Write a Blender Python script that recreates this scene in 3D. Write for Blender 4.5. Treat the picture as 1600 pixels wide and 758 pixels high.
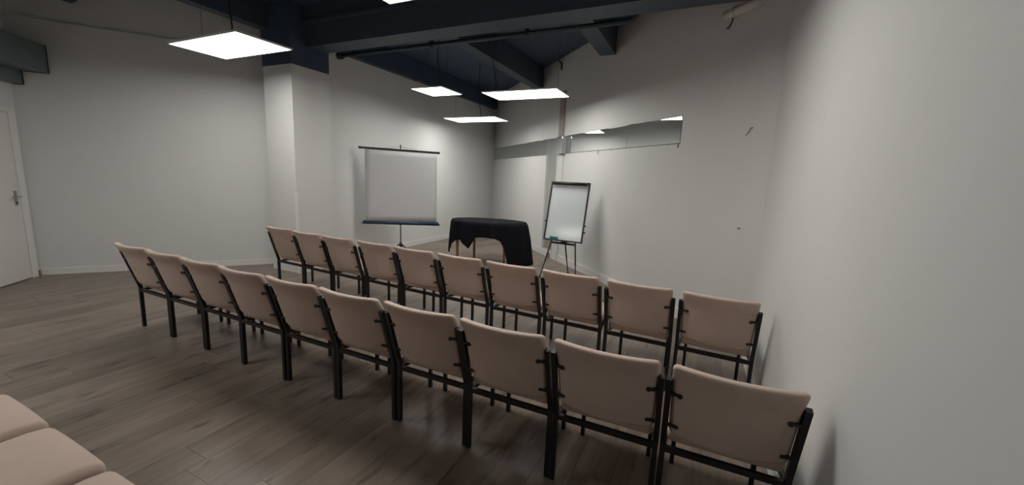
import bpy, math, random
from mathutils import Vector, Matrix
random.seed(7)
for o in list(bpy.data.objects): bpy.data.objects.remove(o, do_unlink=True)
SC = bpy.context.scene
COL = SC.collection
R = math.radians
S2 = math.sqrt(2)

# ------------------------------------------------------------------ camera
PITCH, ROLL, YAW, FPX, EYE = R(9.30), R(2.55), R(25.05), 623.67, 1.54
fw = Vector((-math.sin(YAW)*math.cos(PITCH), math.cos(YAW)*math.cos(PITCH), -math.sin(PITCH)))
r0 = Vector((math.cos(YAW), math.sin(YAW), 0)); u0 = r0.cross(fw)
rt = math.cos(ROLL)*r0 + math.sin(ROLL)*u0
up = -math.sin(ROLL)*r0 + math.cos(ROLL)*u0
cd = bpy.data.cameras.new('camera'); cam = bpy.data.objects.new('camera', cd); COL.objects.link(cam)
cd.sensor_width = 36; cd.lens = FPX/1600*36; cd.clip_start = 0.02
m = Matrix((rt, up, -fw)).transposed().to_4x4(); m.translation = Vector((0, 0, EYE))
cam.matrix_world = m
SC.camera = cam

# ------------------------------------------------------------------ world, exposure
W = bpy.data.worlds.new('world'); SC.world = W; W.use_nodes = True
W.node_tree.nodes['Background'].inputs[0].default_value = (0.5, 0.55, 0.6, 1)
W.node_tree.nodes['Background'].inputs[1].default_value = 0.1
vs = SC.view_settings
vs.view_transform = 'Standard'; vs.look = 'None'; vs.gamma = 1; vs.use_curve_mapping = False
vs.exposure = 0.0
PANEL_POWER = 12.5

# ------------------------------------------------------------------ materials
def mat(name, col, rough=0.6, metal=0.0, bump=0.0, bscale=50, var=0.0, vscale=6, emit=None, spec=None):
    m = bpy.data.materials.new(name); m.use_nodes = True
    nt = m.node_tree; b = nt.nodes['Principled BSDF']
    b.inputs['Base Color'].default_value = (*col, 1)
    b.inputs['Roughness'].default_value = rough
    b.inputs['Metallic'].default_value = metal
    if spec is not None: b.inputs['Specular IOR Level'].default_value = spec
    tc = nt.nodes.new('ShaderNodeTexCoord')
    if var:
        n = nt.nodes.new('ShaderNodeTexNoise'); n.inputs['Scale'].default_value = vscale; n.inputs['Detail'].default_value = 4
        nt.links.new(tc.outputs['Object'], n.inputs['Vector'])
        mx = nt.nodes.new('ShaderNodeMix'); mx.data_type = 'RGBA'
        mx.inputs['A'].default_value = (*[c*(1-var) for c in col], 1)
        mx.inputs['B'].default_value = (*[min(1, c*(1+var)) for c in col], 1)
        nt.links.new(n.outputs['Fac'], mx.inputs['Factor'])
        nt.links.new(mx.outputs['Result'], b.inputs['Base Color'])
    if bump:
        n2 = nt.nodes.new('ShaderNodeTexNoise'); n2.inputs['Scale'].default_value = bscale; n2.inputs['Detail'].default_value = 3
        nt.links.new(tc.outputs['Object'], n2.inputs['Vector'])
        bp = nt.nodes.new('ShaderNodeBump'); bp.inputs['Strength'].default_value = bump; bp.inputs['Distance'].default_value = 0.002
        nt.links.new(n2.outputs['Fac'], bp.inputs['Height']); nt.links.new(bp.outputs['Normal'], b.inputs['Normal'])
    if emit:
        b.inputs['Emission Color'].default_value = (*emit[0], 1); b.inputs['Emission Strength'].default_value = emit[1]
    return m

def wood_floor():
    m = bpy.data.materials.new('vinyl_plank'); m.use_nodes = True
    nt = m.node_tree; b = nt.nodes['Principled BSDF']; L = nt.links.new
    geo = nt.nodes.new('ShaderNodeNewGeometry'); oi = nt.nodes.new('ShaderNodeObjectInfo')
    mul = nt.nodes.new('ShaderNodeMath'); mul.operation = 'MULTIPLY'; mul.inputs[1].default_value = 40
    L(oi.outputs['Random'], mul.inputs[0])
    cmb = nt.nodes.new('ShaderNodeCombineXYZ'); L(mul.outputs[0], cmb.inputs['X']); L(mul.outputs[0], cmb.inputs['Z'])
    add = nt.nodes.new('ShaderNodeVectorMath'); add.operation = 'ADD'
    L(geo.outputs['Position'], add.inputs[0]); L(cmb.outputs[0], add.inputs[1])
    def noise(sx, sy, detail, rough=0.6, dist=0.0):
        mp = nt.nodes.new('ShaderNodeMapping'); mp.inputs['Scale'].default_value = (sx, sy, 1)
        L(add.outputs[0], mp.inputs['Vector'])
        n = nt.nodes.new('ShaderNodeTexNoise'); n.inputs['Scale'].default_value = 1; n.inputs['Detail'].default_value = detail
        n.inputs['Roughness'].default_value = rough; n.inputs['Distortion'].default_value = dist
        L(mp.outputs[0], n.inputs['Vector']); return n
    grain = noise(30, 1.3, 5, 0.6, 0.5); blot = noise(6, 1.4, 4); knot = noise(15, 3.6, 2, 0.5, 0.3)
    cr = nt.nodes.new('ShaderNodeValToRGB'); L(grain.outputs['Fac'], cr.inputs[0])
    cr.color_ramp.elements[0].position = 0.25; cr.color_ramp.elements[0].color = (0.165, 0.127, 0.102, 1)
    cr.color_ramp.elements[1].position = 0.75; cr.color_ramp.elements[1].color = (0.250, 0.198, 0.162, 1)
    bl = nt.nodes.new('ShaderNodeMapRange'); bl.inputs['From Min'].default_value = 0.3; bl.inputs['From Max'].default_value = 0.7
    bl.inputs['To Min'].default_value = 0.72; bl.inputs['To Max'].default_value = 1.25; L(blot.outputs['Fac'], bl.inputs['Value'])
    kn = nt.nodes.new('ShaderNodeMapRange'); kn.inputs['From Min'].default_value = 0.61; kn.inputs['From Max'].default_value = 0.72
    kn.inputs['To Min'].default_value = 1.0; kn.inputs['To Max'].default_value = 0.5; L(knot.outputs['Fac'], kn.inputs['Value'])
    ov = nt.nodes.new('ShaderNodeMapRange'); ov.inputs['To Min'].default_value = 0.88; ov.inputs['To Max'].default_value = 1.1
    L(oi.outputs['Random'], ov.inputs['Value'])
    p = nt.nodes.new('ShaderNodeMath'); p.operation = 'MULTIPLY'; L(bl.outputs[0], p.inputs[0]); L(kn.outputs[0], p.inputs[1])
    p2 = nt.nodes.new('ShaderNodeMath'); p2.operation = 'MULTIPLY'; L(p.outputs[0], p2.inputs[0]); L(ov.outputs[0], p2.inputs[1])
    vm = nt.nodes.new('ShaderNodeVectorMath'); vm.operation = 'SCALE'; L(cr.outputs[0], vm.inputs[0]); L(p2.outputs[0], vm.inputs['Scale'])
    L(vm.outputs[0], b.inputs['Base Color'])
    b.inputs['Roughness'].default_value = 0.36
    bp = nt.nodes.new('ShaderNodeBump'); bp.inputs['Strength'].default_value = 0.15; bp.inputs['Distance'].default_value = 0.001
    L(grain.outputs['Fac'], bp.inputs['Height']); L(bp.outputs[0], b.inputs['Normal'])
    return m

M = dict(
    wall=mat('white_wall_paint', (0.68, 0.68, 0.67), 0.62, bump=0.12, bscale=90, var=0.02, vscale=2),
    board=mat('white_board_paint', (0.69, 0.69, 0.68), 0.6, bump=0.1, bscale=80, var=0.02, vscale=2),
    skirt=mat('white_gloss_trim', (0.76, 0.75, 0.73), 0.35, var=0.03),
    dark=mat('dark_blue_grey_paint', (0.044, 0.068, 0.115), 0.65, bump=0.1, var=0.12, vscale=4),
    beam=mat('dark_slate_beam_paint', (0.050, 0.068, 0.096), 0.55, bump=0.1, var=0.1, vscale=4),
    pipe=mat('dark_pipe_paint', (0.034, 0.043, 0.060), 0.45, var=0.1),
    wpipe=mat('white_pipe_paint', (0.6, 0.59, 0.57), 0.5, var=0.05),
    shutter=mat('grey_teal_shutter_metal', (0.13, 0.16, 0.175), 0.5, metal=0.1, var=0.08),
    mirror=mat('mirror_glass', (0.80, 0.83, 0.82), 0.015, metal=1.0, var=0.02),
    sidegrey=mat('grey_reflection_box_side', (0.33, 0.33, 0.32), 0.5, var=0.3, vscale=25),  # reflection in the box's mirrored side, put into the colour as mottled grey
    seam=mat('dark_seam', (0.05, 0.05, 0.05), 0.7, var=0.1),
    post=mat('bare_pinkish_post', (0.36, 0.30, 0.285), 0.7, bump=0.2, var=0.12, vscale=9),
    frame=mat('white_lamp_frame', (0.8, 0.8, 0.78), 0.4, var=0.02),
    lamp=mat('lit_diffuser', (0.9, 0.9, 0.85), 0.5, emit=((1.0, 0.985, 0.93), PANEL_POWER)),
    wire=mat('dark_wire', (0.03, 0.03, 0.035), 0.5, var=0.1),
    black=mat('black_powder_coat_steel', (0.010, 0.010, 0.012), 0.42, bump=0.05, var=0.1),
    fabric=mat('beige_upholstery', (0.57, 0.45, 0.385), 0.92, bump=0.5, bscale=420, var=0.06, vscale=14, spec=0.15),
    plastic=mat('black_plastic', (0.012, 0.012, 0.014), 0.35, var=0.1),
    screen=mat('projection_fabric', (0.57, 0.57, 0.58), 0.9, bump=0.05, var=0.01),
    blue=mat('navy_enamel_case', (0.020, 0.042, 0.085), 0.35, var=0.06),
    chrome=mat('satin_steel', (0.42, 0.42, 0.43), 0.3, metal=1.0, var=0.04),
    cloth=mat('black_tablecloth', (0.008, 0.009, 0.012), 0.9, spec=0.12, bump=0.3, bscale=300, var=0.15, vscale=10),
    wood=mat('red_brown_wood', (0.30, 0.11, 0.045), 0.4, bump=0.1, var=0.25, vscale=20),
    whiteboard=mat('glossy_whiteboard', (0.72, 0.77, 0.79), 0.12, var=0.01),
    teal=mat('teal_felt', (0.010, 0.17, 0.16), 0.8, bump=0.3, bscale=300, var=0.1),
    door=mat('white_door_paint', (0.70, 0.69, 0.67), 0.45, var=0.02),
    subfloor=mat('dark_underlay', (0.03, 0.026, 0.022), 0.9, var=0.1),
    stub=mat('bare_timber', (0.30, 0.20, 0.13), 0.7, var=0.2, vscale=30),
    floor=wood_floor(),
)

# ------------------------------------------------------------------ mesh helpers
class MB:
    def __init__(s): s.v = []; s.f = []
    def add(s, vs, fs):
        k = len(s.v); s.v += [tuple(v) for v in vs]; s.f += [tuple(i+k for i in f) for f in fs]; return s
    def box(s, a, b):
        (x0, y0, z0), (x1, y1, z1) = a, b
        v = [(x0,y0,z0),(x1,y0,z0),(x1,y1,z0),(x0,y1,z0),(x0,y0,z1),(x1,y0,z1),(x1,y1,z1),(x0,y1,z1)]
        return s.add(v, [(3,2,1,0),(4,5,6,7),(0,1,5,4),(1,2,6,5),(2,3,7,6),(3,0,4,7)])
    def prism(s, poly, z0, z1):
        """poly: counter-clockwise (x, y) outline"""
        n = len(poly)
        v = [(x, y, z0) for x, y in poly] + [(x, y, z1) for x, y in poly]
        return s.add(v, [tuple(range(n-1, -1, -1)), tuple(range(n, 2*n))] + [(i, (i+1) % n, n+(i+1) % n, n+i) for i in range(n)])
    def sweep(s, path, w, d=None, n=4, ref=(0, 0, 1), rot=None, close=False):
        """sweep a profile (square when n=4, else round) along a path with mitred joints"""
        d = d or w; P = [Vector(p) for p in path]; k0 = len(s.v); rings = []
        N = len(P)
        for i, p in enumerate(P):
            if close: t0 = (p-P[i-1]).normalized(); t1 = (P[(i+1) % N]-p).normalized()
            else:
                t0 = (p-P[i-1]).normalized() if i else (P[1]-p).normalized()
                t1 = (P[i+1]-p).normalized() if i < N-1 else t0
            t = (t0+t1).normalized()
            rf = Vector(ref)
            if abs(t.dot(rf)) > 0.98: rf = Vector((1, 0, 0)) if abs(t.x) < 0.9 else Vector((0, 1, 0))
            a = t.cross(rf).normalized(); b = a.cross(t).normalized()
            c = max(0.5, t.dot(t0)) if 0 < i < N-1 or close else 1
            # stretch along the bend direction
            bd = (t1-t0)
            ring = []
            for k in range(n):
                an = 2*math.pi*(k+0.5)/n
                rr = (1/math.cos(math.pi/4) if n == 4 else 1)
                off = a*(math.cos(an)*w/2*rr) + b*(math.sin(an)*d/2*rr)
                if bd.length > 1e-5:
                    bn = bd.normalized(); off += bn*off.dot(bn)*(1/c-1)
                ring.append(tuple(p+off))
            rings.append(ring)
        vs = [q for r_ in rings for q in r_]; fs = []
        for i in range(N if close else N-1):
            j = (i+1) % N
            for k in range(n):
                fs.append((i*n+k, i*n+(k+1) % n, j*n+(k+1) % n, j*n+k))
        if not close: fs += [tuple(range(n-1, -1, -1)), tuple(range((N-1)*n, N*n))]
        return s.add(vs, fs)
    def cyl(s, a, b, r, n=12): return s.sweep([a, b], 2*r, n=n)
    def rbox(s, c, h, r, k=3, inner=6, fn=None):
        """rounded box, centre c, half sizes h, radius r; fn deforms each point"""
        def coords(hh):
            e = [-hh + r*(1-math.cos(math.pi/2*i/k)) for i in range(k)]
            mid = [-hh+r + (2*hh-2*r)*i/inner for i in range(inner+1)]
            return e + mid + [-x for x in reversed(e)]
        A = [coords(x) for x in h]; idx = {}; vs = []; fs = []
        def vid(i, j, l):
            key = (i, j, l)
            if key not in idx:
                p = Vector((A[0][i], A[1][j], A[2][l]))
                q = Vector([max(-(h[t]-r), min(h[t]-r, p[t])) for t in range(3)])
                dlt = p-q
                # push to the sphere / cylinder of radius r round the inner box
                if dlt.length > 1e-9:
                    g = [dlt[t]/r for t in range(3)]
                    # map sinus spaced cube coordinates to a direction
                    dlt = Vector(g).normalized()*r
                w = Vector(c)+q+dlt
                if fn: w = Vector(fn(w))
                idx[key] = len(vs); vs.append(tuple(w))
            return idx[key]
        n = [len(a)-1 for a in A]
        for ax in range(3):
            o1, o2 = (ax+1) % 3, (ax+2) % 3
            for side in (0, n[ax]):
                for i in range(n[o1]):
                    for j in range(n[o2]):
                        q = []
                        for (di, dj) in ((0,0),(1,0),(1,1),(0,1)):
                            t = [0,0,0]; t[ax] = side; t[o1] = i+di; t[o2] = j+dj; q.append(vid(*t))
                        fs.append(tuple(q) if side else tuple(reversed(q)))
        return s.add(vs, fs)
    def mesh(s, name, smooth=False):
        me = bpy.data.meshes.new(name); me.from_pydata(s.v, [], s.f); me.validate(); me.update()
        if smooth:
            for p in me.polygons: p.use_smooth = True
        return me
    def build(s, name, m, parent=None, smooth=False, loc=None):
        return link(name, s.mesh(name, smooth), m, parent, loc)

def link(name, me, m, parent=None, loc=None):
    o = bpy.data.objects.new(name, me); COL.objects.link(o)
    if m and not me.materials: me.materials.append(M[m])
    if parent: o.parent = parent
    if loc: o.location = loc
    return o
def tag(o, label=None, cat=None, group=None, kind=None):
    if label: o['label'] = label
    if cat: o['category'] = cat
    if group: o['group'] = group
    if kind: o['kind'] = kind
    return o
def thing(name, label, cat, loc=(0, 0, 0), rz=0, group=None, kind=None):
    o = bpy.data.objects.new(name, None); COL.objects.link(o); o.location = loc; o.rotation_euler = (0, 0, rz)
    o.empty_display_size = 0.1
    return tag(o, label, cat, group, kind)
def child_copy(src, parent):
    c = src.copy(); COL.objects.link(c); c.parent = parent; return c

# ------------------------------------------------------------------ plan of the room (metres)
XR = 0.502                 # white wall on the right, runs along Y
XS = -5.48                 # wall behind the projection screen, runs along Y
SD = 4.775                 # diagonal mirror wall:  x + y = SD
SW = -5.77                 # door wall:             x + y = SW
YB = -3.2                  # wall behind the camera
ZC = 3.735                 # ceiling
CL = Vector((-7.744, 1.974)); CP = Vector((-5.82, 4.409))     # left wall: corner with door wall, end at the pillar
def DG(t, n, z, s=SD):     # diagonal wall frame: t along the wall, n out of it into the room
    q = s - n*S2; return (q/2 + t/S2, q/2 - t/S2, z)
def DW(t, n, z):           # door wall frame
    q = SW + n*S2; return (q/2 + t/S2, q/2 - t/S2, z)
def hexa(f, t0, t1, n0, n1, z0, z1):
    mb = MB()
    v = [f(t0,n0,z0), f(t1,n0,z0), f(t1,n1,z0), f(t0,n1,z0), f(t0,n0,z1), f(t1,n0,z1), f(t1,n1,z1), f(t0,n1,z1)]
    a = Vector(v[1])-Vector(v[0]); b = Vector(v[3])-Vector(v[0])
    fl = a.cross(b).z < 0
    fs = [(3,2,1,0),(4,5,6,7),(0,1,5,4),(1,2,6,5),(2,3,7,6),(3,0,4,7)]
    return mb.add(v, [tuple(reversed(q)) for q in fs] if fl else fs)
TCORN = (2*XS - SD)/S2     # t of the far corner on the diagonal wall
TNEAR = (2*XR - SD)/S2     # t of its near end

# ---- floor: underlay plus planks
fl = MB().prism([(XR, YB), (XR, SD-XR), (XS, SD-XS), (XS, 4.46), (-5.82, 4.40), (CL.x, CL.y), (SW-YB, YB)], -0.05, -0.006).build('floor', 'subfloor')
tag(fl, 'grey brown wood-look plank floor running under the chairs', 'floor', kind='structure')
def clip(poly, a, b, c):   # keep a*x + b*y <= c
    out = []
    for i in range(len(poly)):
        p, q = poly[i-1], poly[i]; dp = a*p[0]+b*p[1]-c; dq = a*q[0]+b*q[1]-c
        if (dp <= 0) != (dq <= 0):
            t = dp/(dp-dq); out.append((p[0]+(q[0]-p[0])*t, p[1]+(q[1]-p[1])*t))
        if dq <= 0: out.append(q)
    return out
PWID, PLEN, GAP = 0.1945, 1.22, 0.0008
ld = (CP-CL); ln = Vector((-ld.y, ld.x)); lc = ln.dot(CL)
full = MB().box((GAP, GAP, -0.006), (PWID-GAP, PLEN-GAP, 0)).mesh('plank'); full.materials.append(M['floor'])
planks = []
col = -38
while True:
    x0 = -0.66 + col*PWID
    if x0 > XR: break
    rr = random.Random(col*13+5); off = rr.uniform(0, PLEN)
    if col == -6: off = (1.09 - YB) % PLEN
    y = YB - PLEN + off
    while y < 10.4:
        rect = [(x0+GAP, y+GAP), (x0+PWID-GAP, y+GAP), (x0+PWID-GAP, y+PLEN-GAP), (x0+GAP, y+PLEN-GAP)]
        p = clip(rect, 1, 0, XR); p = clip(p, 1, 1, SD) if p else p
        p = clip(p, -1, -1, -SW) if p else p
        p = clip(p, 0, -1, -YB) if p else p
        if p and x0 + PWID*0.5 < -5.82: p = clip(p, ln.x, ln.y, lc)
        extra = None
        if p and x0 < XS and x0 + PWID*0.5 >= -5.82:
            if x0 + PWID > XS: extra = clip(clip(p, 0, -1, -4.4), -1, 0, -XS)
            p = clip(p, 0, 1, 4.4)
        for p in (p, extra):
            if not p: continue
            area = abs(sum(p[i-1][0]*p[i][1]-p[i][0]*p[i-1][1] for i in range(len(p))))/2
            if area > 0.0015: planks.append((p, x0, y, area))
        y += PLEN
    col += 1
def in_view(p):
    cx = sum(q[0] for q in p)/len(p); cy = sum(q[1] for q in p)/len(p)
    d = Vector((cx, cy, -EYE)); z = d.dot(fw); best = 0
    for q in p + [(cx, cy)]:
        d = Vector((q[0], q[1], -EYE)); zz = d.dot(fw)
        if zz > 0.1 and abs(FPX*d.dot(rt)/zz) < 840 and -420 < -FPX*d.dot(up)/zz < 420: best = max(best, 1/zz)
    return best
planks.sort(key=lambda k: -in_view(k[0])*math.sqrt(k[3]))
rest = MB()
for i, (p, x0, y, area) in enumerate(planks):
    if i < 300 and in_view(p) > 0:
        if area > PWID*PLEN*0.97: link('plank', full, None, fl, (x0, y, 0))
        else: MB().prism(p, -0.006, 0).build('plank', 'floor', fl)
    else: rest.prism(p, -0.006, 0)
tag(rest.build('plank_field', 'floor', fl), kind='stuff')

# ---- walls
TH = 0.12
w = MB().box((XR, YB-TH, -0.05), (XR+TH, SD-XR+0.02, ZC)).build('wall_right', 'wall')
tag(w, 'bright plain white wall at the right end of the chair rows', 'wall', kind='structure')
w = MB().box((XS-TH, 4.3, -0.05), (XS, SD-XS+0.25, ZC)).build('wall_front', 'wall')
tag(w, 'white wall behind the projection screen under a dark beam', 'wall', kind='structure')
ldir = ld.normalized(); nin = Vector((ldir.y, -ldir.x))      # into the room
def LW(t, n, z): q = CL + ldir*t + nin*n; return (q.x, q.y, z)
LL = ld.length
wl = hexa(LW, -0.1, LL+0.25, -TH-0.03, -0.03, -0.05, ZC).build('wall_left', 'wall')
tag(wl, 'wide white wall between the door corner and the square pillar', 'wall', kind='structure')
hexa(LW, -0.0, LL-0.0, -0.03, 0, 0, 3.19).build('lining_panel', 'wall', wl)
w = hexa(DW, -6.895, (SW-2*YB)/S2+0.1, -TH, 0, -0.05, ZC).build('wall_door_side', 'wall')
tag(w, 'white side wall holding the door at the far left', 'wall', kind='structure')
w = MB().box((SW-YB-0.1, YB-TH, -0.05), (XR, YB, ZC)).build('wall_back', 'wall')
tag(w, 'white wall behind the viewpoint', 'wall', kind='structure')
ce = MB().prism([(XR+TH, YB-TH), (XR+TH, SD-XR+0.1), (XS-TH, SD-XS+0.3), (XS-TH, 4.9), (CL.x-0.3, CL.y+0.2), (CL.x-0.1, CL.y-0.2), (SW-YB-0.3, YB-TH)], ZC, ZC+0.08).build('ceiling', 'dark')
tag(ce, 'dark blue grey painted ceiling above the beams', 'ceiling', kind='structure')

# ---- square pillar: white below, dark paint above
pl = MB().box((-5.82, 3.86, 0), (-5.23, 4.47, 2.93)).build('wall_pillar', 'wall')
tag(pl, 'square white pillar left of the projection screen with dark top', 'pillar', kind='structure')
MB().box((-5.825, 3.855, 2.93), (-5.225, 4.475, ZC)).build('dark_capping', 'dark', pl)
MB().box((-5.25, 3.845, 0), (-5.215, 3.88, 1.2)).build('corner_guard', 'skirt', pl)

# ---- diagonal wall: mirror sheet behind painted boards
wd = hexa(DG, TCORN-0.1, TNEAR+0.1, -0.12, -0.018, -0.05, ZC).build('wall_diagonal', 'wall')
tag(wd, 'long white diagonal wall with a narrow mirror strip', 'wall', kind='structure')
def ragged(t0, t1, z0, z1, name, n1, amp, low=True, seed=1):
    """board whose lower (or upper) edge is hand cut"""
    rr = random.Random(seed); N = 46; mb = MB(); vs = []
    for i in range(N+1):
        t = t0+(t1-t0)*i/N; a = rr.uniform(-amp, amp)
        lo = z0 + (a if low else 0); hi = z1 + (0 if low else a)
        vs += [DG(t, -0.018, lo), DG(t, n1, lo), DG(t, n1, hi), DG(t, -0.018, hi)]
    fs = []
    for i in range(N):
        for k in range(4):
            fs.append((i*4+k, (i+1)*4+k, (i+1)*4+(k+1) % 4, i*4+(k+1) % 4))
    fs += [(0, 1, 2, 3), tuple(N*4+k for k in (3, 2, 1, 0))]
    return mb.add(vs, fs).build(name, 'board', wd)
ragged(TCORN, -3.80, 2.315, ZC, 'upper_board', 0.0, 0.008, True, 3)
hexa(DG, -3.80, TNEAR, -0.018, 0.0, 0, ZC).build('end_board', 'board', wd)
hexa(DG, TCORN, -7.46, -0.018, 0.02, 0, 2.0).build('lower_board', 'board', wd)
ragged(-6.95, -3.80, 0, 2.005, 'lower_board', 0.0, 0.004, False, 5)
# post embedded in that wall
po = MB()
ps = hexa(DG, -6.95, -6.77, -0.018, 0.03, 2.32, 3.12).build('post', 'post', wd)
hexa(DG, -6.95, -6.72, -0.018, 0.03, 0, 1.99).build('post_casing', 'board', wd)
# mirror panes
def mirror(label, t0, t1, n, z0, z1):
    o = hexa(DG, t0, t1, n-0.004, n, z0, z1).build('mirror_panel', 'mirror', wd)
    return tag(o, label)
mirror('right mirror pane of the strip, ending in open white wall', -4.843, -3.803, -0.012, 2.01, 2.33)
mirror('middle mirror pane of the strip, right of the mirrored post', -6.66, -4.857, -0.012, 2.01, 2.33)
mirror('left mirror pane of the strip, reaching the far room corner', TCORN+0.01, -7.47, -0.012, 2.0, 2.33)
mirror('tall narrow mirror gap beside the post behind the easel', -7.455, -6.96, -0.012, 0.13, 2.33)
hexa(DG, -6.66, -3.80, -0.012, 0.002, 2.004, 2.011).build('mirror_seam', 'seam', wd)
hexa(DG, -3.805, -3.797, -0.012, 0.002, 2.004, 2.32).build('mirror_seam', 'seam', wd)
for t_, dz in ((-5.55, 0.06), (-3.82, 0.05)):
    MB().sweep([DG(t_, 0.002, 2.008), DG(t_-0.01, 0.003, 2.008-dz)], 0.008, n=4).build('torn_edge', 'seam', wd)
mb = thing('mirror_box', 'small mirror-clad box wrapping the post at strip height', 'mirror', DG(-6.775, 0, 2.0))
o0 = Vector(DG(-6.775, 0, 2.0))
def rel(mbx): mbx.v = [tuple(Vector(v)-o0) for v in mbx.v]; return mbx
rel(hexa(DG, -6.88, -6.67, 0.076, 0.08, 2.0, 2.31)).build('mirror_face', 'mirror', mb)
rel(hexa(DG, -6.674, -6.67, -0.01, 0.076, 2.0, 2.31)).build('box_side', 'sidegrey', mb)
rel(hexa(DG, -6.88, -6.674, -0.01, 0.076, 2.0, 2.305)).build('backing', 'seam', mb)
# pilaster where the diagonal wall meets the right wall
w = hexa(DG, TNEAR-0.19, TNEAR+0.10, 0.0, 0.075, 0, ZC).build('trim_1', 'wall')
tag(w, 'narrow white pilaster where the diagonal and right walls meet', 'pilaster', kind='structure')

# ---- baseboards
def base(name, label, mbx): return tag(mbx.build(name, 'skirt'), label, 'baseboard', kind='structure')
base('baseboard_left', 'white baseboard along the wide left wall', hexa(LW, 0.02, LL, 0, 0.014, 0, 0.085))
base('baseboard_front', 'white baseboard under the projection screen wall', MB().box((XS, 4.47, 0), (XS+0.014, SD-XS-0.04, 0.10)))
base('baseboard_diagonal', 'white baseboard along the diagonal wall behind the easel', hexa(DG, -6.72, TNEAR-0.20, 0, 0.016, 0, 0.12))
base('baseboard_corner', 'short white baseboard left of the mirrored post', hexa(DG, TCORN+0.03, -6.96, 0.02, 0.036, 0, 0.12))
base('baseboard_right', 'white baseboard along the bright right wall', MB().box((XR-0.014, YB, 0), (XR, SD-XR-0.1, 0.10)))
b = hexa(DG, -7.045, -7.0, 0.036, 0.066, 0, 0.10).build('timber_stub', 'stub')
tag(b, 'short bare timber stub on the floor below the mirrored post', 'timber stub')

# ---- door on the left, with frame and handle
dr = thing('door_1', 'plain white door with lever handle at the far left', 'door', DW(-6.3, 0.0, 0), kind='structure')
d0 = Vector(DW(-6.3, 0, 0))
def reld(mbx): mbx.v = [tuple(Vector(v)-d0) for v in mbx.v]; return mbx
reld(hexa(DW, -6.70, -5.88, 0.0, 0.022, 0.012, 2.04)).build('door_leaf', 'door', dr)
reld(hexa(DW, -6.80, -6.704, 0.0, 0.03, 0, 2.10)).build('door_jamb', 'skirt', dr)
reld(hexa(DW, -5.876, -5.78, 0.0, 0.03, 0, 2.10)).build('door_jamb', 'skirt', dr)
reld(hexa(DW, -6.704, -5.876, 0.0, 0.03, 2.044, 2.10)).build('door_head', 'skirt', dr)
pt = reld(hexa(DW, -6.655, -6.615, 0.022, 0.030, 0.93, 1.11)).build('handle_plate', 'chrome', dr)
lv = MB().sweep([DW(-6.635, 0.03, 1.04), DW(-6.635, 0.075, 1.04), DW(-6.52, 0.075, 1.04)], 0.018, n=8)
reld(lv).build('lever', 'chrome', dr)
lk = MB().cyl(DW(-6.635, 0.028, 0.965), DW(-6.635, 0.036, 0.965), 0.010, 10); reld(lk).build('lock_cylinder', 'black', dr)
sb = hexa(DW, -6.84, -6.82, 0.002, 0.03, 0, 0.07).build('door_stop', 'stub')
tag(sb, 'small brown door stop on the floor at the door corner', 'door stop')

# ---- roller shutter housing over the door
rs = thing('roller_shutter_box', 'grey metal roller shutter housing high over the left door', 'shutter box', DW(-6.4, 0, 2.39))
r0_ = Vector(DW(-6.4, 0, 2.39))
def relr(mbx): mbx.v = [tuple(Vector(v)-r0_) for v in mbx.v]; return mbx
relr(hexa(DW, -6.875, -5.6, 0.002, 0.355, 2.56, 2.88)).build('housing', 'shutter', rs)
relr(hexa(DW, -6.884, -6.875, 0.13, 0.362, 2.554, 2.886)).build('end_plate', 'pipe', rs)
relr(hexa(DW, -6.862, -5.6, 0.002, 0.11, 2.40, 2.56)).build('shutter_roll', 'shutter', rs)
relr(hexa(DW, -6.870, -6.862, 0.03, 0.12, 2.393, 2.56)).build('guide_plate', 'pipe', rs)

# ---- beams (dark)
def beam(label, a, b, m='beam'):
    return tag(MB().box(a, b).build('ceiling_beam', m), label, 'beam', 'dark ceiling beams')
bm = thing('main_beam', 'deep dark main beam crossing from pillar to right wall', 'beam', (-2.4, 4.25, 3.2), group='dark ceiling beams')
MB().box((-5.23+2.4, 4.09-4.25, 0), (XR+2.4, 4.40-4.25, ZC-3.2)).build('web', 'beam', bm)
MB().box((-5.23+2.4, 4.03-4.25, 0.29), (XR+2.4, 4.09-4.25, 0.32)).build('ledge', 'beam', bm)
beam('dark beam along the top of the projection screen wall', (XS, 4.48, 3.36), (XS+0.12, SD-XS-0.14, ZC), 'dark')
beam('dark beam running just above the long light panel', (-3.37, 4.40, 3.34), (-3.17, SD+3.17, ZC))
beam('short dark beam running into the diagonal wall', (-1.575, 4.40, 3.345), (-1.35, SD+1.35, ZC))
beam('thin dark edge beam above the wide left wall', (-5.82, 0.6, 3.41), (-5.66, 3.855, ZC))
tag(MB().box((-7.30, 2.0, 3.42), (-7.14, 2.45, ZC)).build('ceiling_beam', 'dark'), 'dark beam stub at the top left over the shutter box', 'beam', 'dark ceiling beams')

# ---- pipes
cp = thing('ceiling_conduit', 'dark conduit pipe running just behind the main beam', 'pipe', (-2.9, 4.66, 3.24))
pts = [(-2.3, 0, 0), (1.98, 0, 0)] + [(1.98+0.09*math.sin(a), 0, 0.09*(1-math.cos(a))) for a in (R(30), R(60), R(90))] + [(2.07, 0, 0.495)]
MB().sweep(pts, 0.055, n=10, ref=(0, 1, 0)).build('pipe', 'pipe', cp, True)
for x in (-2.0, -0.6, 0.8):
    MB().box((x-0.015, -0.035, -0.035), (x+0.015, 0.035, 0.495)).build('hanger', 'pipe', cp)
MB().cyl((-2.33, 0, 0), (-2.25, 0, 0), 0.05, 12).build('end_fitting', 'pipe', cp)
wp = thing('wall_pipe', 'white painted pipe high on the wall at top right', 'pipe', DG(-3.0, 0.06, 3.17))
w0 = Vector(DG(-3.0, 0.06, 3.17))
def relw(mbx): mbx.v = [tuple(Vector(v)-w0) for v in mbx.v]; return mbx
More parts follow.
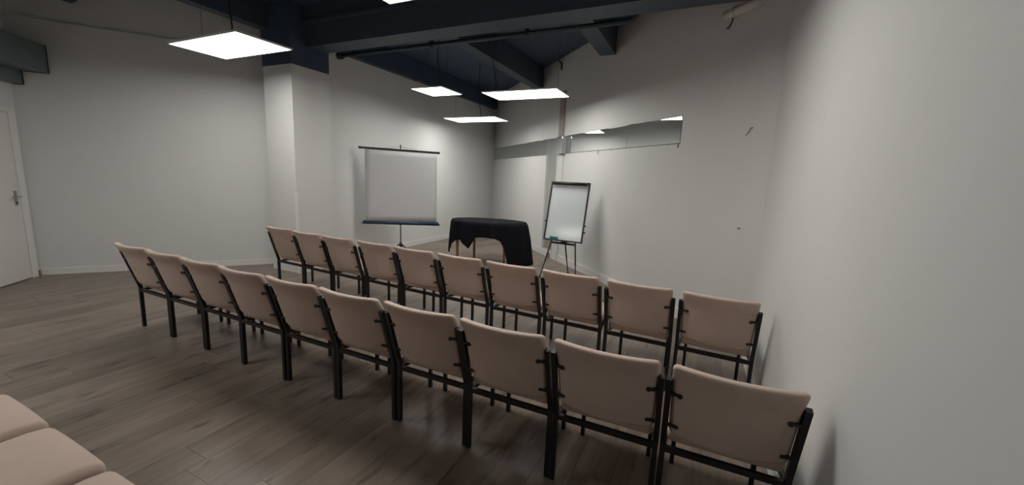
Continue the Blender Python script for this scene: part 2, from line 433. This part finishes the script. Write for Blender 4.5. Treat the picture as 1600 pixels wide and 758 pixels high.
relw(MB().sweep([DG(-3.30, 0.055, 3.19), DG(-2.83, 0.055, 3.19)], 0.085, n=14)).build('pipe', 'wpipe', wp, True)
for t in (-3.19, -2.93):
    relw(MB().sweep([DG(t-0.012, 0.055, 3.19), DG(t+0.012, 0.055, 3.19)], 0.098, n=14)).build('clamp', 'wpipe', wp, True)
    relw(hexa(DG, t-0.012, t+0.012, 0, 0.03, 3.17, 3.21)).build('clamp_foot', 'wpipe', wp)
relw(MB().sweep([DG(-3.21, 0.05, 3.145), DG(-3.22, 0.055, 3.10), DG(-3.25, 0.05, 3.065), DG(-3.28, 0.045, 3.07)], 0.014, n=6)).build('wire_end', 'wire', wp)
def wall_wire(name, label, pts, wd_=0.010, m='wire'):
    return tag(MB().sweep(pts, wd_, n=6).build(name, m), label, 'wire')
wall_wire('loose_wire', 'short loose wire poking from the wall beside the pilaster', [DG(-2.81, 0.07, 2.08), DG(-2.81, 0.10, 2.075), DG(-2.82, 0.103, 2.05), DG(-2.845, 0.10, 2.02), DG(-2.86, 0.09, 2.015)], 0.007)
wall_wire('conduit_stub', 'small dark bent conduit stub high above the mirror', [DG(-7.12, 0.03, 3.70), DG(-6.97, 0.05, 3.63), DG(-6.95, 0.05, 3.60), DG(-6.95, 0.045, 3.50)], 0.035, 'pipe')
h = hexa(DG, -2.825, -2.80, 0.075, 0.085, 1.147, 1.162).build('wall_hook', 'chrome'); tag(h, 'tiny metal hook on the pilaster by the right wall', 'hook')

# ---- suspended light panels
def lamp(label, x0, y0, sx, sy, z, drops, seen=True):
    t = thing('light_panel', label, 'light panel', (x0+sx/2, y0+sy/2, z), group='suspended light panels')
    hx, hy, f = sx/2, sy/2, 0.012
    fr = MB()
    fr.box((-hx, -hy, 0), (hx, -hy+f, 0.012)); fr.box((-hx, hy-f, 0), (hx, hy, 0.012))
    fr.box((-hx, -hy+f, 0), (-hx+f, hy-f, 0.012)); fr.box((hx-f, -hy+f, 0), (hx, hy-f, 0.012))
    fr.box((-hx, -hy, 0.012), (hx, hy, 0.018))
    fr.build('frame', 'frame', t)
    MB().box((-hx+f, -hy+f, 0.002), (hx-f, hy-f, 0.011)).build('diffuser', 'lamp', t)
    for dx in (-hx+0.1, hx-0.1):
        MB().cyl((dx, 0, 0.018), (dx, 0, ZC-z), 0.0022, 5).build('suspension_wire', 'wire', t)
    for (ax, ay) in drops:
        MB().sweep([(ax, ay, 0.02), (ax+0.01, ay+0.02, 0.10), (ax-0.03, ay+0.03, 0.3), (ax-0.06, ay+0.02, 0.5), (ax-0.03, ay, ZC-z)], 0.016, n=6).build('power_cable', 'wire', t)
    MB().box((-0.12, -0.03, 0.018), (0.12, 0.03, 0.045)).build('driver_box', 'frame', t)
    return t
lamp('large light panel in front of the wide left wall', -5.495, 2.575, 1.22, 0.61, 2.82, [(0.35, -0.2)])
lamp('small square light panel above the projection screen', -4.40, 5.32, 0.6, 0.6, 2.86, [(0.05, 0)])
lamp('long light panel in front of the mirror wall and post', -3.17, 5.45, 1.2, 0.6, 2.77, [(-0.42, -0.2)])
lamp('farthest light panel, hanging near the room corner', -4.98, 7.05, 1.2, 0.6, 2.67, [(0.15, -0.1)])
lamp('nearest light panel, cut off by the top edge of the picture', -2.28, 1.92, 1.2, 0.6, 2.78, [(0, 0)])
lamp('light panel overhead between the first row and the right wall', -0.95, 2.0, 0.6, 0.6, 2.80, [])

lamp('light panel behind the viewpoint, near the door wall', -4.95, -0.35, 1.2, 0.6, 2.79, [])

# ------------------------------------------------------------------ chairs
PITCHX = 0.509
def post_y(z): return 0.0 if z < 0.385 else -(z-0.385)*0.295
def chair_meshes():
    out = []
    def rear(x): return MB().sweep([(x, 0, 0), (x, 0, 0.385), (x, post_y(0.745), 0.745)], 0.024, 0.026, ref=(0, 1, 0))
    xl, xr = 0.0155, PITCHX-0.0155
    out.append(('leg', rear(xl), 'black', False)); out.append(('leg', rear(xr), 'black', False))
    for x in (0.062, PITCHX-0.062):
        out.append(('leg', MB().sweep([(x, 0.43, 0), (x, 0.43, 0.375)], 0.022), 'black', False))
    out.append(('seat_rail', MB().box((xl+0.012, -0.011, 0.345), (xr-0.012, 0.011, 0.371)), 'black', False))
    out.append(('seat_rail', MB().box((0.06, 0.419, 0.352), (PITCHX-0.06, 0.441, 0.374)), 'black', False))
    for x0, x1 in ((xl, 0.062), (xr, PITCHX-0.062)):
        out.append(('side_rail', MB().sweep([(x0, 0.0, 0.358), (x1, 0.43, 0.362)], 0.020, 0.022), 'black', False))
    cx = PITCHX/2
    def seat_fn(p):
        u = (p.x-cx)/0.228; v = (p.y-0.24)/0.24
        z = p.z + (0.012*(1-u*u)*(1-0.5*v*v) if p.z > 0.43 else 0)
        if p.y > 0.38: z -= (p.y-0.38)**2*2.2
        return (p.x, p.y, z)
    out.append(('seat', MB().rbox((cx, 0.235, 0.424), (0.228, 0.235, 0.036), 0.030, 4, 8, seat_fn), 'fabric', True))
    def back_fn(p):
        u = (p.x-cx)/0.226; h = (p.z-0.448)/0.377
        y = p.y + post_y(max(p.z, 0.386)) + 0.026 - 0.042*(1-u*u)
        y -= 0.034*max(0, h-0.74)/0.26                     # top rolls back
        z = p.z - 0.012*(1-u*u)*(1-h)                        # lower edge sags in the middle
        x = cx + (p.x-cx)*(1+0.036*h)
        return (x, y, z)
    out.append(('backrest', MB().rbox((cx, 0, 0.6365), (0.224, 0.027, 0.1885), 0.024, 4, 10, back_fn), 'fabric', True))
    for s, x in ((1, xl), (-1, xr)):
        for z in (0.675, 0.505):
            y = post_y(z)
            b = MB().sweep([(x+s*0.008, y-0.013, z), (x+s*0.052, y-0.013, z-0.002)], 0.013, 0.012)
            b.cyl((x+s*0.046, y-0.022, z-0.002), (x+s*0.046, y+0.006, z-0.002), 0.011 if z > 0.6 else 0.007, 8)
            out.append(('back_bracket', b, 'black', False))
    return out
PARTS = [(n, mb.mesh('chair_'+n, sm), mt) for n, mb, mt, sm in chair_meshes()]
for n, me, mt in PARTS: me.materials.append(M[mt])
def chair(label, x, y, rz, group):
    t = thing('row_chair', label, 'chair', (x, y, 0), rz, group)
    for n, me, mt in PARTS: link(n, me, None, t)
    return t
ORD = ['first', 'second', 'third', 'fourth', 'fifth', 'sixth', 'seventh', 'eighth', 'ninth', 'tenth']
rc = random.Random(3)
# nearer row: (dx, dy, yaw in degrees) nudges read off the photograph
N1 = [(0,0,0), (.001,0,.2), (.002,0,.2), (-.001,-.006,-.3), (0,0,0), (-.001,0,-.2), (.002,.006,.2), (0,0,-.1), (0,-.003,0), (0,0,0)]
for i in range(10):
    x = -4.637 + i*PITCHX*math.cos(0.004); y = 1.782 + i*PITCHX*0.004
    lab = ('beige padded black-framed chair, ' +
           ('leftmost in the nearer long row' if i == 0 else 'against the white wall in the nearer long row' if i == 9 else
            ORD[i] + ' from the left in the nearer long row'))
    dx, dy, dr_ = N1[i]
    chair(lab, x+dx, y+dy, R(0.23+dr_), 'chairs in the nearer long row')
N2 = [(0,.02,0), (.01,0,-.8), (-.01,0,-.5), (0,.01,0), (0,0,0), (0,0,.3), (0,0,0), (0,0,0), (0,0,0), (0,0,0)]
for i in range(10):
    x = -4.795 + i*0.5255*math.cos(-0.036); y = 3.222 + i*0.5255*math.sin(-0.036)
    lab = ('beige padded black-framed chair, ' +
           ('leftmost in the far row by the pillar' if i == 0 else 'against the white wall in the far row' if i == 9 else
            ORD[i] + ' from the left in the far row facing the screen'))
    dx, dy, dr_ = N2[i]
    chair(lab, x+dx, y+dy, R(-2.0+dr_), 'chairs in the far row')
for i, lab in enumerate(('farthest of the three seats in the lower left corner', 'middle seat of the three in the lower left corner', 'nearest seat at the bottom edge, lower left corner')):
    chair('beige padded chair, ' + lab, -2.855 + i*PITCHX, 0.10, R(0.3), 'chairs in the corner row at lower left')

# ------------------------------------------------------------------ projection screen on tripod
ps = thing('projection_screen', 'portable tripod projection screen with grey fabric and blue case', 'projection screen', (-4.78, 5.62, 0), R(40.5))
o = MB()
N = 12; vs = []; fs = []
for i in range(N+1):
    for j in range(N+1):
        u, v = i/N, j/N
        x0 = -0.648 + (-0.655+0.648)*(1-v); x1 = 0.566
        wv = 0.010*math.sin(u*math.pi)*math.sin(v*math.pi)
        vs.append((x0+(x1+0.006*(1-v)-x0)*u, -0.012+wv, 0.665+(1.905-0.665)*v - 0.012*(u-0.5)*0))
for i in range(N):
    for j in range(N): a = i*(N+1)+j; fs.append((a, a+N+1, a+N+2, a+1))
fab = o.add(vs, fs).build('screen_fabric', 'screen', ps, True)
sm = fab.modifiers.new('solid', 'SOLIDIFY'); sm.thickness = 0.002
bar = MB().sweep([(-0.72, 0, 1.925), (0.585, 0, 1.905)], 0.030, 0.034).build('top_bar', 'black', ps)
for x, z in ((-0.735, 1.926), (0.592, 1.905)):
    MB().sweep([(x-0.012, 0, z), (x+0.022, 0, z)], 0.036, 0.040).build('end_cap', 'plastic', bar)
cs = MB().sweep([(-0.70, 0, 0.652), (0.61, 0, 0.630)], 0.066, n=16).build('roller_case', 'blue', ps, True)
for x0, x1, z in ((-0.722, -0.695, 0.653), (0.605, 0.634, 0.629)):
    MB().sweep([(x0, 0, z), (x1, 0, z)], 0.072, n=16).build('case_end_cap', 'chrome', cs, True)
MB().cyl((-0.06, 0.05, 0.20), (-0.06, 0.05, 1.30), 0.013, 12).build('lower_pole', 'chrome', ps, True)
MB().cyl((-0.06, 0.05, 1.25), (-0.06, 0.05, 1.985), 0.009, 12).build('extension_pole', 'chrome', ps, True)
MB().sweep([(-0.06, 0.055, 1.945), (-0.06, 0.02, 2.0), (-0.06, -0.02, 1.985)], 0.018).build('hook', 'black', ps)
MB().sweep([(-0.33, 0, 1.945), (-0.06, 0, 1.978), (0.21, 0, 1.935)], 0.006, n=6).build('hanging_wire', 'chrome', ps)
MB().box((-0.085, 0.02, 0.60), (-0.035, 0.075, 0.67)).build('case_bracket', 'black', ps)
MB().cyl((-0.06, 0.05, 0.20), (-0.06, 0.05, 0.275), 0.024, 12).build('hub', 'black', ps, True)
for a in (R(200), R(320), R(80)):
    c, s = math.cos(a), math.sin(a)
    lg = MB().sweep([(-0.06+0.02*c, 0.05+0.02*s, 0.25), (-0.06+0.16*c, 0.05+0.16*s, 0.16), (-0.06+0.40*c, 0.05+0.40*s, 0.012)], 0.018).build('leg', 'black', ps)
    MB().cyl((-0.06+0.40*c, 0.05+0.40*s, 0), (-0.06+0.40*c, 0.05+0.40*s, 0.024), 0.014, 10).build('rubber_foot', 'plastic', lg)

# ------------------------------------------------------------------ oval table and its cloth
TX, TY, TA, TZ = -3.42, 6.30, R(14), 0.742
A_, B_ = 0.68, 0.40
tb = thing('oval_table', 'oval wooden table standing under the black cloth', 'table', (TX, TY, 0), TA)
N = 48
MB().prism([(A_*math.cos(2*math.pi*i/N), B_*math.sin(2*math.pi*i/N)) for i in range(N)], TZ-0.028, TZ).build('tabletop', 'wood', tb)
MB().prism([(0.46*math.cos(2*math.pi*i/N), 0.25*math.sin(2*math.pi*i/N)) for i in range(N)], TZ-0.10, TZ-0.028).build('apron', 'wood', tb)
for x, y in ((-0.535, -0.15), (-0.32, 0.20), (0.33, -0.13), (0.50, 0.16)):
    mbx = MB(); rings = [(0, 0.018), (0.3, 0.022), (TZ-0.028, 0.028)]
    vs = []; 
    for z, r in rings:
        for k in range(4):
            an = math.pi/4+math.pi/2*k; vs.append((x+r*S2*math.cos(an)*(0.9), y+r*S2*math.sin(an)*0.9, z))
    fs = [(3,2,1,0), (8,9,10,11)] + [(i*4+k, i*4+(k+1) % 4, i*4+4+(k+1) % 4, i*4+4+k) for i in range(2) for k in range(4)]
    mbx.add(vs, fs).build('leg', 'wood', tb)
KEY = [(-180,.50),(-170,.60),(-156,.60),(-146,.42),(-136,.34),(-125,.33),(-110,.47),(-100,.26),(-90,.25),(-72,.255),(-64,.30),(-58,.42),(-54,.60),(-51,.735),(0,.735),(25,.72),(45,.5),(60,.3),(90,.24),(120,.24),(145,.30),(165,.45),(180,.50)]
def drop(a):
    for (a0, d0_), (a1, d1_) in zip(KEY, KEY[1:]):
        if a0 <= a <= a1:
            t = (a-a0)/(a1-a0); return d0_+(d1_-d0_)*t
    return .3
NA, NR, NS = 240, 5, 14
vs = [(0, 0, TZ+0.006)]; fs = []
for j in range(1, NR+1):
    for i in range(NA):
        a = 2*math.pi*i/NA-math.pi; s = j/NR
        vs.append((A_*1.004*s*math.cos(a), B_*1.004*s*math.sin(a), TZ+0.006))
for j in range(1, NS+1):
    for i in range(NA):
        a = 2*math.pi*i/NA-math.pi; ad = math.degrees(a); d = drop(ad); s = j/NS
        q = d*s
        fold = (0.5*math.sin(9*a+0.6)+0.5*math.sin(15*a+1.9)+0.25*math.sin(23*a))*min(1, q/0.3)*0.028
        side = max(0.0, math.cos(a))**2
        fl_ = 0.006+0.016*min(1, q/0.03)+q*(0.05+0.10*side) + fold
        nx, ny = math.cos(a)/A_, math.sin(a)/B_; l = math.hypot(nx, ny); nx /= l; ny /= l
        z = TZ+0.006-q - (0 if q > 0.02 else 0)
        vs.append((A_*math.cos(a)+nx*fl_, B_*math.sin(a)+ny*fl_, max(z, 0.006)))
for i in range(NA): fs.append((0, 1+i, 1+(i+1) % NA))
for j in range(NR+NS-1):
    for i in range(NA):
        a, b = 1+j*NA+i, 1+j*NA+(i+1) % NA; fs.append((a, a+NA, b+NA, b))
cl = MB().add(vs, fs).build('tablecloth', 'cloth', None, True, (TX, TY, 0)); cl.rotation_euler = (0, 0, TA)
sm = cl.modifiers.new('solid', 'SOLIDIFY'); sm.thickness = 0.003; sm.offset = 1
tag(cl, 'black cloth draped unevenly over the oval table', 'tablecloth')

# ------------------------------------------------------------------ flip chart easel
EX, EY, EZ, EYAW, ELEAN, BW, BH = -1.897, 5.90, 0.585, R(-3.55), R(13.3), 0.64, 0.94
ez = thing('whiteboard_easel', 'black framed whiteboard easel leaning back beside the table', 'easel', (EX, EY, 0), EYAW)
def BP(x, d, hgt):         # board frame: x across, d out of the face towards the viewer, hgt up the board
    return (x, math.sin(ELEAN)*hgt - math.cos(ELEAN)*d, EZ + math.cos(ELEAN)*hgt + math.sin(ELEAN)*d)
def bbox(x0, x1, d0, d1, h0, h1):
    mbx = MB(); v = [BP(x0,d1,h0),BP(x1,d1,h0),BP(x1,d0,h0),BP(x0,d0,h0),BP(x0,d1,h1),BP(x1,d1,h1),BP(x1,d0,h1),BP(x0,d0,h1)]
    return mbx.add(v, [(3,2,1,0),(4,5,6,7),(0,1,5,4),(1,2,6,5),(2,3,7,6),(3,0,4,7)])
bd = bbox(-BW/2+0.012, BW/2-0.012, -0.012, 0.0, 0.012, BH-0.012).build('board', 'whiteboard', ez)
for x in (-BW/2, BW/2-0.022): bbox(x, x+0.022, -0.016, 0.010, 0, BH).build('board_frame', 'plastic', ez)
bbox(-BW/2+0.022, BW/2-0.022, -0.016, 0.010, BH-0.022, BH).build('board_frame', 'plastic', ez)
bbox(-BW/2+0.022, BW/2-0.022, -0.016, 0.010, 0, 0.022).build('board_frame', 'plastic', ez)
bbox(-BW/2+0.022, BW/2-0.022, 0.010, 0.045, 0.0, 0.010).build('pen_ledge', 'plastic', ez)
ck = MB().sweep([BP(-BW/2+0.05, 0.022, BH-0.03), BP(BW/2-0.04, 0.022, BH-0.03)], 0.044, n=12).build('paper_clamp', 'plastic', ez, True)
for x in (-BW/2+0.05, BW/2-0.06): MB().sweep([BP(x-0.012, 0.022, BH-0.03), BP(x+0.012, 0.022, BH-0.03)], 0.052, n=12).build('clamp_end', 'plastic', ck, True)
for s, hh in ((-1, 0.30), (1, 0.27), (1, 0.17)):
    MB().cyl(BP(s*BW/2, -0.003, hh), BP(s*(BW/2+0.022), -0.003, hh), 0.014, 10).build('side_knob', 'plastic', ez)
MB().sweep([BP(-0.20, -0.03, -0.028), BP(0.21, -0.03, -0.028)], 0.022, 0.03).build('crossbar', 'plastic', ez)
MB().box((-0.03, 0.02, EZ-0.03), (0.06, 0.075, EZ+0.06)).build('leg_block', 'plastic', ez)
for top, foot in ((BP(-0.19, -0.03, 0.0), (-0.275, -0.16, 0)), (BP(0.205, -0.03, 0.0), (0.33, -0.19, 0)), ((0.03, 0.05, EZ), (0.0, 0.35, 0))):
    tv, fv = Vector(top), Vector(foot); q = tv.lerp(fv, 0.55)
    lg = MB().cyl(tv, q, 0.012, 10).cyl(q, fv+Vector((0, 0, 0.01)), 0.009, 10).build('leg', 'plastic', ez)
    MB().cyl(fv, fv+Vector((0, 0, 0.03)), 0.013, 10).build('foot_cap', 'plastic', lg)
er = thing('board_eraser', 'teal board eraser on the ledge of the whiteboard', 'eraser', (EX, EY, 0), EYAW)
bbox(-0.20, -0.08, 0.012, 0.034, 0.011, 0.058).build('felt', 'teal', er)
bbox(-0.20, -0.08, 0.034, 0.044, 0.011, 0.058).build('grip', 'teal', er)
